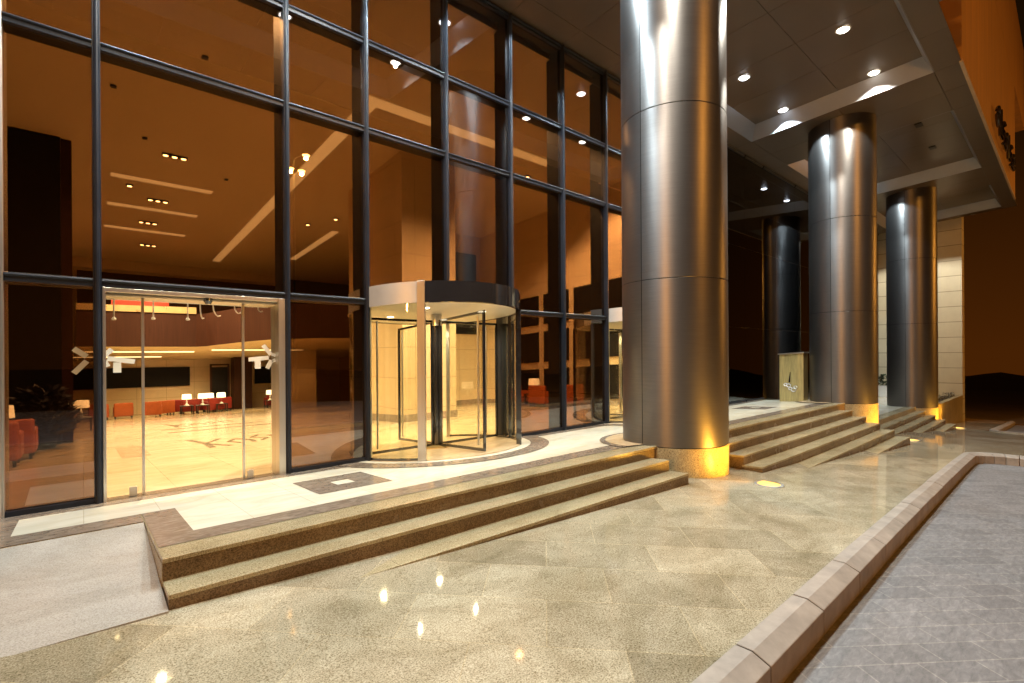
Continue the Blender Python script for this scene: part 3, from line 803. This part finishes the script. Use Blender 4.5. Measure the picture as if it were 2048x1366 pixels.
# fascia and the building above
fa = thing('canopy_fascia', 'orange lit stone fascia above the canopy edge at top right', 'fascia', S(24, 1.75, 10))
O = fa.location
b = MB(origin=O); b.box(16.06, 32.6, 1.75, 2.25, ZS + 0.012, 13.6)
b.build('stone_face', FASCIA, fa)
b = MB(origin=O); b.box(16.06, 32.6, 1.735, 1.80, ZS - 0.03, ZS + 0.03); b.build('edge_trim', FASCIA_EDGE, fa)
sg = thing('fascia_sign', 'row of dark glossy raised characters on the orange lit fascia', 'sign', S(26, 1.70, 9.2))
O2 = sg.location
for i in range(7):
    x = 23.1 + i * 1.02; z = 9.15; b = MB(origin=O2)
    if i % 3 == 0: b.tube([(x + 0.32 * math.cos(a), 1.62, z + 0.3 * math.sin(a)) for a in [2 * PI * k / 14 for k in range(14)]], 0.06, 8, True)
    elif i % 3 == 1: b.tube([(x - 0.3, 1.62, z + 0.45), (x - 0.28, 1.62, z - 0.4), (x + 0.3, 1.62, z - 0.36), (x + 0.32, 1.62, z + 0.1)], 0.06, 8)
    else: b.tube([(x + 0.3, 1.62, z + 0.4), (x - 0.2, 1.62, z + 0.36), (x - 0.25, 1.62, z), (x + 0.25, 1.62, z - 0.05), (x + 0.3, 1.62, z - 0.42), (x - 0.3, 1.62, z - 0.4)], 0.06, 8)
    b.build('character', DARKMETAL, sg, smooth=True)
up_ = thing('upper_building', 'dark building mass above the canopy', 'building', S(20, 10, 12))
O = up_.location
b = MB(origin=O); b.box(-8, 16.0, 3.0, 12, 9.3, 16); b.box(16.0, 32.6, 2.26, 12, 9.2, 13.6); b.box(13, 39.5, 1.75, 12, 13.62, 18)
b.build('wall', FASCIA, up_)

# ------------------------------------------------------------------ wing wall, planter, totem, ground lights
b = MB(origin=S(34.6, 5.5, -1)); b.box(34.2, 35.0, 3.78, 7.6, -3.2, ZS + 0.25); o = b.build('stone_wall', WING); o.location = S(34.6, 5.5, -1)
tag(o, 'pale coursed stone end wall behind the farthest column', 'wall', kind='thing')
pl = thing('planter', 'low stone planter wall glowing orange beside the farthest column', 'planter', S(30.6, 4.1, -1.6))
O = pl.location
b = MB(origin=O); b.box(28.0, 34.19, 3.78, 4.0, -3.2, -0.82); b.build('wall', GRAN_COL, pl, bevel=0.01)
b = MB(origin=O); b.box(28.0, 34.19, 4.001, 4.384, -3.2, -0.90); b.build('soil', SOIL, pl)
def bush(name, c, r, h, n, mat, parent=None, origin=(0, 0, 0), leaf=0.1, seed=1):
    rnd = random.Random(seed); b = MB(False, origin)
    for i in range(n):
        a = rnd.uniform(0, 2 * PI); q = rnd.uniform(0.05, 1) ** 0.6; z = rnd.uniform(0, 1)
        rr = r * q * (0.55 + 0.6 * math.sin(PI * min(1, z + 0.15)))
        p = Vector((c[0] + rr * math.cos(a), c[1] + rr * math.sin(a), c[2] + h * z))
        d = Vector((math.cos(a), math.sin(a), rnd.uniform(-0.2, 1.0))).normalized(); s_ = d.cross(Vector((0, 0, 1))).normalized()
        s_ = (s_ + Vector((rnd.uniform(-.4, .4), rnd.uniform(-.4, .4), rnd.uniform(-.4, .4)))).normalized()
        L = leaf * rnd.uniform(0.6, 1.4); wq = L * 0.28
        b.add([tuple(p), tuple(p + d * L * 0.5 + s_ * wq), tuple(p + d * L), tuple(p + d * L * 0.5 - s_ * wq)], [[0, 1, 2, 3]])
    return b.build(name, mat, parent)
for i, (x, h) in enumerate(((29.0, 0.5), (31.3, 0.34), (33.2, 0.42))):
    base = S(x, 4.2, -0.90)
    t = thing('low_shrub', ['taller shrub nearest the column', 'smallest shrub in the middle', 'spreading shrub next to the stone end wall'][i] + ' in the low planter', 'shrub', base, group='shrubs in the low planter')
    bush('foliage', (0, 0, 0.02), 0.3, h * 0.55, 150, DRYLEAF, t, (0, 0, 0), 0.09, 20 + i)
    b = MB(False); b.tube([(0, 0, -0.02), (0.02, 0, h * 0.6)], [0.02, 0.008], 6); b.build('stem', BLACKWOOD, t)
wp = thing('white_planter', 'small white square planter with a green plant at the far glass corner', 'planter', S(33.4, 6.9, -0.85))
b = MB(False); b.box(-0.28, 0.28, -0.28, 0.28, 0.004, 0.62); b.build('pot', WHITEP, wp, bevel=0.015)
bush('foliage', (0, 0, 0.6), 0.3, 0.6, 220, LEAF, wp, (0, 0, 0), 0.16, 5)

tt = thing('stone_totem', 'gilded upright panel with a silver ornament standing between the glass wall and the middle column', 'totem', S(17.3, 6.02, 0))
O = tt.location
b = MB(origin=O); b.box(17.14, 17.55, 5.62, 6.33, 0.006, 1.53); b.build('body', GOLDPANEL, tt, bevel=0.006)
b = MB(origin=O); b.box(17.10, 17.58, 5.58, 6.37, 1.531, 1.565); b.build('cap', STEEL, tt, bevel=0.004)
b = MB(origin=O)
for (dy, dz, r_) in ((-0.1, 0.38, 0.07), (0.05, 0.52, 0.06), (0.14, 0.55, 0.05), (-0.15, 0.46, 0.05), (0.0, 0.42, 0.05)):
    b.tube([(17.122, 6.0 + dy + r_ * math.cos(a), dz + r_ * 0.8 * math.sin(a)) for a in [2 * PI * k / 12 for k in range(12)]], 0.013, 6, True)
b.build('ornament', STEEL, tt, smooth=True)
b = MB(origin=O); b.tube([(17.128, 6.03, 0.62), (17.128, 6.0, 0.95)], [0.028, 0.008], 8); b.build('spike', BLACKPANEL, tt)

for i, (x, y) in enumerate(((7.70, 3.0), (17.45, 2.98), (27.2, 3.1))):
    z = zg(x) + 0.004
    t = thing('ground_light', ['nearest', 'middle', 'farthest'][i] + ' round amber ground light set in the paving before its column', 'ground light', (x, y, z), group='amber ground lights')
    b = MB(False); b.lathe(0, 0, [(0.16, 0.0), (0.2, 0.0), (0.2, 0.012), (0.16, 0.016)], 28); b.build('rim', STEEL, t, smooth=True)
    b = MB(False); b.lathe(0, 0, [(0.001, 0.03), (0.09, 0.024), (0.16, 0.008)], 28); b.build('lens', LAMPA, t, smooth=True)
    cx, cy_ = COLS[i]
    spot('ground_light_beam', (x, y, z + 0.05), 460, (1.0, 0.46, 0.045), 140, 0.9, (cx - x, (cy_ - y) * 0.62, 1.1), 0.1)

# ------------------------------------------------------------------ lobby
def solid(name, boxes, mat, label=None, cat=None, bev=0.0):
    c = boxes[0]; org = S((c[0] + c[1]) / 2, (c[2] + c[3]) / 2, c[4])
    b = MB(origin=org)
    for q in boxes: b.box(*q)
    o = b.build(name, mat, bevel=bev); o.location = org
    if label: tag(o, label, cat, kind='thing')
    return o
ZC = 8.2
o = solid('floor', [(-8, 15.2, 7.28, 40, -0.3, -0.002)], LFLOOR); structure(o); lf = o
FO = lf.location
def finl(name, polys, mat, dz=0.002):
    q = MB(origin=FO)
    for P in polys: q.sheet(P, dz)
    return q.build(name, mat, lf)
finl('brown_inlay', [rect(0.56, 1.02, 12.05, 14.6)], FLOORBROWN)
finl('line_inlay', [rect(1.95, 5.0, 18.1, 18.4), rect(1.95, 5.0, 19.7, 20.0)], FLOORDARK)
finl('threshold_inlay', [rect(-7.9, 15.1, 7.30, 7.56)], THRESH)
q = MB(origin=FO)
def stroke(pts, wd):
    for (x0, y0), (x1, y1) in zip(pts, pts[1:]): q.bar((x0, y0, 0.002), (x1, y1, 0.002), wd, 0.002, (0, 0, 1))
for (ox, oy) in ((0, 0), (0.4, 8.6)):
    stroke([(2.0 + ox, 14.8 + oy), (2.15 + ox, 13.4 + oy), (2.1 + ox, 12.2 + oy)], 0.13)
    stroke([(2.15 + ox, 13.3 + oy), (2.6 + ox, 14.3 + oy)], 0.11); stroke([(2.15 + ox, 13.2 + oy), (2.45 + ox, 12.2 + oy)], 0.11)
    stroke([(2.75 + ox, 12.6 + oy), (2.6 + ox, 13.2 + oy), (2.85 + ox, 13.8 + oy), (3.05 + ox, 13.1 + oy), (3.0 + ox, 12.5 + oy)], 0.1)
    stroke([(3.2 + ox, 12.7 + oy), (3.45 + ox, 13.2 + oy), (3.2 + ox, 13.7 + oy), (3.5 + ox, 14.3 + oy)], 0.1)
    stroke([(3.7 + ox, 12.8 + oy), (3.65 + ox, 13.9 + oy), (3.95 + ox, 14.0 + oy), (4.0 + ox, 13.0 + oy)], 0.1)
q.build('scroll_inlay', FLOORDARK, lf)
o = solid('ceiling', [(-8, 15.2, 7.62, 40, ZC, ZC + 0.12)], CEIL); structure(o)
solid('lobby_wall', [(-8, 15.2, 38, 38.3, -0.3, ZC - 0.004)], STONE, 'cream stone wall at the far back of the lobby', 'wall')
solid('lobby_wall', [(-8.3, -8, 7.4, 38, -0.3, ZC - 0.004)], STONE, 'plain side wall at the left end of the lobby', 'wall')
rw = thing('panelled_wall', 'cream stone side wall with a grid of square black panels behind the armchairs', 'wall', S(15, 13, 0))
O = rw.location
b = MB(origin=O); b.box(14.9, 15.2, 7.62, 19.6, -0.2, ZC - 0.004); b.build('stone', STONE, rw)
for y0, y1 in ((15.24, 16.48), (13.5, 14.92), (11.75, 13.2), (10.0, 11.45)):
    for z0, z1 in ((0.22, 1.5), (1.80, 3.10), (3.42, 4.68)):
        b = MB(origin=O); b.box(14.84, 14.898, y0, y1, z0, z1); b.build('black_panel', BLACKPANEL, rw, bevel=0.01)
b = MB(origin=O); b.box(14.88, 14.9, 7.62, 19.5, 0, 0.2); b.build('skirting', BROWN, rw)
core = thing('stone_core', 'tall cream stone core seen through the revolving door', 'wall', S(8.2, 15, 0))
O = core.location
b = MB(origin=O); b.box(7.25, 9.2, 13.3, 17.2, -0.1, ZC - 0.004); b.build('stone', STONE, core)
b = MB(origin=O); b.box(7.225, 9.225, 13.275, 17.2, 0, 0.22); b.build('skirting', BROWN, core)
bw = thing('recess_wall', 'cream stone wall with a dark opening behind the revolving door', 'wall', S(12, 19.6, 0))
O = bw.location
b = MB(origin=O); b.box(9.2, 14.9, 19.4, 19.7, -0.1, ZC - 0.004); b.build('stone', STONE, bw)
b = MB(origin=O); b.box(9.2, 14.88, 19.38, 19.4, 0, 0.22); b.build('skirting', BROWN, bw)
b = MB(origin=O); b.box(13.0, 14.6, 19.33, 19.398, 3.4, 7.3); b.build('dark_opening', BLACKPANEL, bw)
solid('black_screen', [(-6, -0.43, 17.8, 18.3, -0.1, ZC - 0.004)], BLACKSTONE, 'tall black stone screen wall at the left of the lobby', 'screen')
solid('wood_post', [(-0.42, -0.2, 17.9, 18.2, -0.1, ZC - 0.004)], DARKWOOD, 'narrow dark wood post at the edge of the black screen', 'post')
# mezzanine
mz = thing('mezzanine', 'dark wood fronted mezzanine balcony across the back of the lobby', 'balcony', S(4, 28, 3.3))
O = mz.location
CRV = [(-0.2, 27.1), (0.64, 27.1), (4.0, 26.95), (4.35, 26.6), (4.7, 25.7), (5.24, 24.3), (6.23, 22.65), (7.87, 21.8), (9.45, 21.5), (14.9, 21.3)]
MZ0, MZ1 = 3.33, 4.85
for (xa, ya), (xb, yb) in zip(CRV, CRV[1:]):
    b = MB(origin=O); b.add([(xa, ya, MZ0), (xb, yb, MZ0), (xb, yb + 0.12, MZ0), (xa, ya + 0.12, MZ0), (xa, ya, MZ1), (xb, yb, MZ1), (xb, yb + 0.12, MZ1), (xa, ya + 0.12, MZ1)],
                            [[0, 3, 2, 1], [4, 5, 6, 7], [0, 1, 5, 4], [1, 2, 6, 5], [2, 3, 7, 6], [3, 0, 4, 7]]); b.build('front_panel', DARKWOOD, mz)
b = MB(origin=O)
P = [(x, y + 0.06) for x, y in CRV] + [(14.9, 38), (-0.2, 38)]
b.prism(P, MZ0 + 0.02, MZ0 + 0.3); b.build('slab', MEZZC, mz)
b = MB(origin=O)
for (xa, ya), (xb, yb) in zip(CRV[:3], CRV[1:3]):
    b.add([(xa, ya - 0.05, MZ1), (xb, yb - 0.05, MZ1), (xb, yb + 0.15, MZ1), (xa, ya + 0.15, MZ1), (xa, ya - 0.05, MZ1 + 0.26), (xb, yb - 0.05, MZ1 + 0.3), (xb, yb + 0.15, MZ1 + 0.3), (xa, ya + 0.15, MZ1 + 0.26)],
          [[0, 3, 2, 1], [4, 5, 6, 7], [0, 1, 5, 4], [1, 2, 6, 5], [2, 3, 7, 6], [3, 0, 4, 7]])
b.build('brass_cap', BRASS, mz)
solid('red_wall', [(1.0, 3.2, 29.2, 29.4, MZ0 + 0.3, 6.0)], REDWALL, 'red painted panel on the mezzanine above the brass rail', 'panel')
solid('upper_wall', [(-0.2, 14.9, 33.3, 33.5, MZ0 + 0.3, ZC - 0.01)], DARKWOOD, 'dark wood wall at the back of the mezzanine under the lobby ceiling', 'wall')
solid('bulkhead', [(-6, 9.2, 32.4, 33.29, ZC - 0.5, ZC - 0.01)], STONE, 'long pale bulkhead at the far end of the lobby ceiling', 'bulkhead')
solid('wall_screen', [(-3, 5.25, 37.86, 37.99, 1.66, 2.88)], BLACKPANEL, 'long black wall panel at the back under the mezzanine', 'panel')
solid('wall_screen', [(9.1, 11.2, 37.86, 37.99, 1.6, 2.8)], BLACKPANEL, 'short black wall panel at the back right of the dark pillar', 'panel')
dd = thing('service_door', 'dark doorway beside the dark wood pillar at the back of the lobby', 'door', S(6.65, 36.2, 0))
b = MB(origin=dd.location); b.box(6.2, 7.1, 36.2, 36.3, -0.1, 2.75); b.build('leaf', BLACKPANEL, dd)
b = MB(origin=dd.location); b.box(6.1, 6.199, 36.17, 36.3, -0.1, 2.85); b.box(7.101, 7.2, 36.17, 36.3, -0.1, 2.85); b.box(6.1, 7.2, 36.17, 36.3, 2.851, 2.95); b.build('frame', DARKWOOD, dd)
solid('dark_pillar', [(7.3, 8.35, 35.4, 36.4, -0.1, MZ0)], DARKWOOD, 'square dark wood pillar under the mezzanine', 'pillar')
solid('stone_pier', [(9.0, 10.4, 29.5, 31.2, -0.1, MZ0)], STONE, 'cream stone pier under the mezzanine at the right of the sliding door view', 'pier')
def strip(name, box, mat, label, group):
    return tag(solid(name, [box], mat), label, 'strip light', group)
strip('mezzanine_strip', (-2, 4.4, 30.3, 30.55, MZ0 - 0.02, MZ0 + 0.015), MSTRIP, 'longest bright strip light under the mezzanine, nearest its front', 'strip lights under the mezzanine')
strip('mezzanine_strip', (5.0, 9.5, 29.0, 29.2, MZ0 - 0.02, MZ0 + 0.015), MSTRIP, 'bright strip light under the curved right part of the mezzanine', 'strip lights under the mezzanine')
strip('mezzanine_strip', (-1, 3.4, 34.4, 34.6, MZ0 - 0.02, MZ0 + 0.015), MSTRIP, 'rear strip light under the mezzanine above the long black panel', 'strip lights under the mezzanine')
for i, y in enumerate((19.9, 22.92, 26.05)):
    strip('ceiling_strip', (0.69, 3.45, y - 0.13, y + 0.13, ZC - 0.03, ZC - 0.002), STRIP, ['nearest', 'middle', 'farthest'][i] + ' of three parallel pale strips on the lobby ceiling', 'pale ceiling strips')
strip('ceiling_strip', (5.25, 5.6, 11.56, 30.3, ZC - 0.03, ZC - 0.002), STRIP, 'long pale ceiling strip running away from the glass', 'pale ceiling strips')
strip('ceiling_strip', (5.25, 12.0, 11.2, 11.55, ZC - 0.03, ZC - 0.002), STRIP, 'pale ceiling strip running parallel to the glass above the revolving door', 'pale ceiling strips')
strip('ceiling_strip', (8.5, 8.8, 22.0, 28.0, ZC - 0.03, ZC - 0.002), STRIP, 'shorter pale ceiling strip far back behind the stone core', 'pale ceiling strips')
# spotlight clusters
def cluster(n):
    t = thing('spotlight_cluster', 'x', 'spotlight', (0, 0, 0), group='spotlight clusters on the lobby ceiling')
    b = MB(False); b.box(-0.09, 0.09 + 0.22 * (n - 1), -0.09, 0.09, -0.05, 0.0); b.build('housing', UNLIT, t)
    for k in range(n):
        b = MB(False); b.lathe(0.22 * k, 0, [(0.001, -0.06), (0.06, -0.06), (0.075, -0.04)], 16); b.build('lamp', LAMPW, t)
    return t
CL = {3: cluster(3), 1: cluster(1)}
usedc = set()
def put_cluster(n, x, y, label, power, z=ZC):
    o = CL[n] if n not in usedc else copy_tree(CL[n]); usedc.add(n)
    o.location = S(x, y, z - 0.003); o['label'] = label
    if power: spot('lobby_spot_light', S(x + 0.11 * (n - 1), y, z - 0.12), power, WARM, 128, 0.55, (0, 0, -1), 0.12)
P1 = 3900
put_cluster(3, 1.85, 17.4, 'row of three warm spots nearest the door on the lobby ceiling', P1)
put_cluster(3, 1.85, 21.7, 'row of three warm spots between the first two ceiling strips', P1)
put_cluster(3, 1.8, 24.7, 'row of three warm spots before the farthest ceiling strip', P1)
put_cluster(3, 2.1, 28.4, 'faint farthest row of three warm spots near the bulkhead', P1 * 0.5)
put_cluster(1, 8.0, 20.3, 'single warm spot behind the stone core at the short strip', P1 * 0.7)
put_cluster(1, 7.56, 9.44, 'single amber spot high above the revolving door near the glass', P1 * 1.7)
put_cluster(1, 11.7, 12.5, 'single warm spot over the recess beside the panelled wall', P1)
put_cluster(1, 13.4, 10.6, 'single small warm spot nearest the panelled wall', P1 * 1.0)
put_cluster(1, 1.0, 9.6, 'added unseen warm spot brightening the entrance inside the sliding door', P1 * 0.9)  # extra lamp out of view, added to brighten the entrance
put_cluster(1, -1.6, 11.5, 'added unseen warm spot brightening the seats at far left', P1 * 0.5)  # another added lamp out of view, for more light along the glass
for x, y in ((1.5, 31.0), (4.5, 34.5), (9.5, 27.0), (7.0, 31.5)):
    spot('mezzanine_light', S(x, y, MZ0 - 0.06), 640, (1.0, 0.72, 0.34), 150, 0.5, (0, 0, -1), 0.25)
put_cluster(1, 1.2, 20.6, 'tiny warm spot left of the middle ceiling strip', 0)
put_cluster(1, 7.3, 21.6, 'tiny warm spot between the long and the short ceiling strips', 0)
# emergency fixture and detectors on the lobby ceiling
for i, (x, y) in enumerate(((0.55, 14.2), (1.95, 11.9), (1.3, 16.6), (3.6, 18.4))):
    o = solid('smoke_detector', [(x - 0.06, x + 0.06, y - 0.06, y + 0.06, ZC - 0.05, ZC - 0.003)], UNLIT, ['small dark detector on the lobby ceiling above the first strip', 'small dark detector on the lobby ceiling near the upper glass', 'small dark detector left of the nearest row of three spots', 'small dark detector right of the nearest ceiling strip'][i], 'detector', 0.02)

# furniture
def armchair(mat, label, loc, rz, group):
    t = thing('armchair', label, 'armchair', loc, rz, group)
    def part(nm, bx, m=mat, bev=0.03):
        b = MB(False); b.box(*bx); return b.build(nm, m, t, bevel=bev, seg=3)
    part('seat', (-0.30, 0.30, -0.34, 0.30, 0.17, 0.44))
    part('backrest', (-0.40, 0.40, 0.26, 0.42, 0.14, 0.84), bev=0.05)
    part('armrest', (-0.42, -0.305, -0.36, 0.255, 0.14, 0.62), bev=0.04)
    part('armrest', (0.305, 0.42, -0.36, 0.255, 0.14, 0.62), bev=0.04)
    for x in (-0.34, 0.34):
        for y in (-0.30, 0.34): part('leg', (x - 0.025, x + 0.025, y - 0.025, y + 0.025, 0.0, 0.139), BLACKWOOD, 0.004)
    return t
base = {}
def chair(key, mat, label, x, y, rz, group):
    if key not in base: base[key] = armchair(mat, label, S(x, y, 0.002), rz, group); return base[key]
    o = copy_tree(base[key]); o.location = S(x, y, 0.002); o.rotation_euler = (0, 0, rz); o['label'] = label; o['group'] = group
    return o
G1, G2 = 'armchairs at the back of the lobby', 'armchairs by the panelled wall'
chair('o', ORANGE, 'orange armchair at far left of the back row', 0.6, 33.0, PI, G1)
chair('o', ORANGE, 'orange armchair second from left of the back row', 1.6, 33.0, PI, G1)
chair('o', ORANGE, 'orange armchair in the middle of the back row, left of the table lamps', 2.75, 32.0, PI * 0.97, G1)
chair('o', ORANGE, 'orange armchair beside the first table lamp', 3.45, 33.6, PI * 1.05, G1)
for i, (x, y) in enumerate(((4.1, 34.6), (4.65, 33.4), (5.35, 34.3), (5.75, 33.2), (6.35, 34.2))):
    chair('r', RED, ['red armchair behind the leftmost table lamp', 'red armchair between the first two table lamps', 'red armchair behind the second table lamp', 'red armchair before the third table lamp', 'red armchair nearest the dark pillar'][i], x, y, PI * (0.9 + 0.06 * i), G1)
chair('r', RED, 'red armchair right of the dark pillar', 9.3, 34.5, PI, G1)
chair('o', ORANGE, 'orange armchair left of the lamp by the panelled wall', 13.9, 15.6, PI * 0.1, G2)
chair('o', ORANGE, 'orange armchair right of the lamp by the panelled wall', 13.75, 13.9, PI * 0.55, G2)
chair('o', ORANGE, 'orange armchair farthest right by the panelled wall', 13.9, 12.6, PI * 0.9, G2)
chair('o', ORANGE, 'large orange leather armchair close to the glass at far left', -1.28, 13.0, PI * 1.0, 'armchairs by the glass')
chair('o', ORANGE, 'orange leather armchair behind another at far left', -1.15, 14.4, PI * 1.0, 'armchairs by the glass')
def table_lamp(label, loc):
    t = thing('table_lamp', label, 'lamp', loc, 0, 'table lamps in the lobby')
    b = MB(False); b.lathe(0, 0, [(0.001, 0), (0.12, 0), (0.11, 0.02), (0.03, 0.12), (0.045, 0.2), (0.018, 0.3), (0.014, 0.36)], 18); b.build('stem', WHITEP, t, smooth=True)
    b = MB(False); b.lathe(0, 0, [(0.235, 0.36), (0.215, 0.62)], 24); b.build('lamp_shade', SHADE, t, smooth=True)
    return t
def side_table(label, loc):
    t = thing('side_table', label, 'table', loc, 0, 'side tables in the lobby')
    b = MB(False); b.box(-0.3, 0.3, -0.3, 0.3, 0.44, 0.48); b.build('tabletop', BLACKWOOD, t, bevel=0.006)
    for x in (-0.26, 0.26):
        for y in (-0.26, 0.26):
            b = MB(False); b.box(x - 0.025, x + 0.025, y - 0.025, y + 0.025, 0, 0.44); b.build('leg', BLACKWOOD, t)
    return t
LT = [(4.36, 32.6, 'leftmost table lamp of the back row'), (5.03, 32.0, 'largest looking table lamp, second of the back row'), (5.62, 33.6, 'table lamp partly behind the others in the back row'), (6.1, 32.9, 'table lamp of the back row nearest the dark pillar'),
      (8.95, 33.6, 'table lamp right of the dark pillar'), (14.1, 14.75, 'table lamp by the panelled wall'), (-1.35, 15.2, 'table lamp behind the leather armchairs at far left'), (-0.05, 23.5, 'dim small table lamp beyond the black screen')]
l0 = t0 = None
for x, y, lb in LT:
    if l0 is None: l0 = table_lamp(lb, S(x, y, 0.484)); t0 = side_table('black side table under the ' + lb, S(x, y, 0.002))
    else:
        a = copy_tree(l0); a.location = S(x, y, 0.484); a['label'] = lb
        a = copy_tree(t0); a.location = S(x, y, 0.002); a['label'] = 'black side table under the ' + lb
pt = thing('potted_bush', 'dark bushy plant in front of the black screen at far left', 'plant', S(-0.75, 16.6, 0.0))
b = MB(False); b.lathe(0, 0, [(0.001, 0.002), (0.24, 0.002), (0.3, 0.4), (0.27, 0.4), (0.001, 0.36)], 24); b.build('pot', BLACKPANEL, pt, smooth=True)
bush('foliage', (0, 0, 0.34), 0.62, 1.1, 1100, PLANTD, pt, (0, 0, 0), 0.2, 9)
# unlit rooms behind the right glass: their darkness is put into black surfaces
solid('dark_room_wall', [(15.2, 34.2, 10.5, 10.7, -3, ZC)], BLACKSTONE, 'wall of the unlit room behind the far glass, coloured black for its darkness', 'wall')
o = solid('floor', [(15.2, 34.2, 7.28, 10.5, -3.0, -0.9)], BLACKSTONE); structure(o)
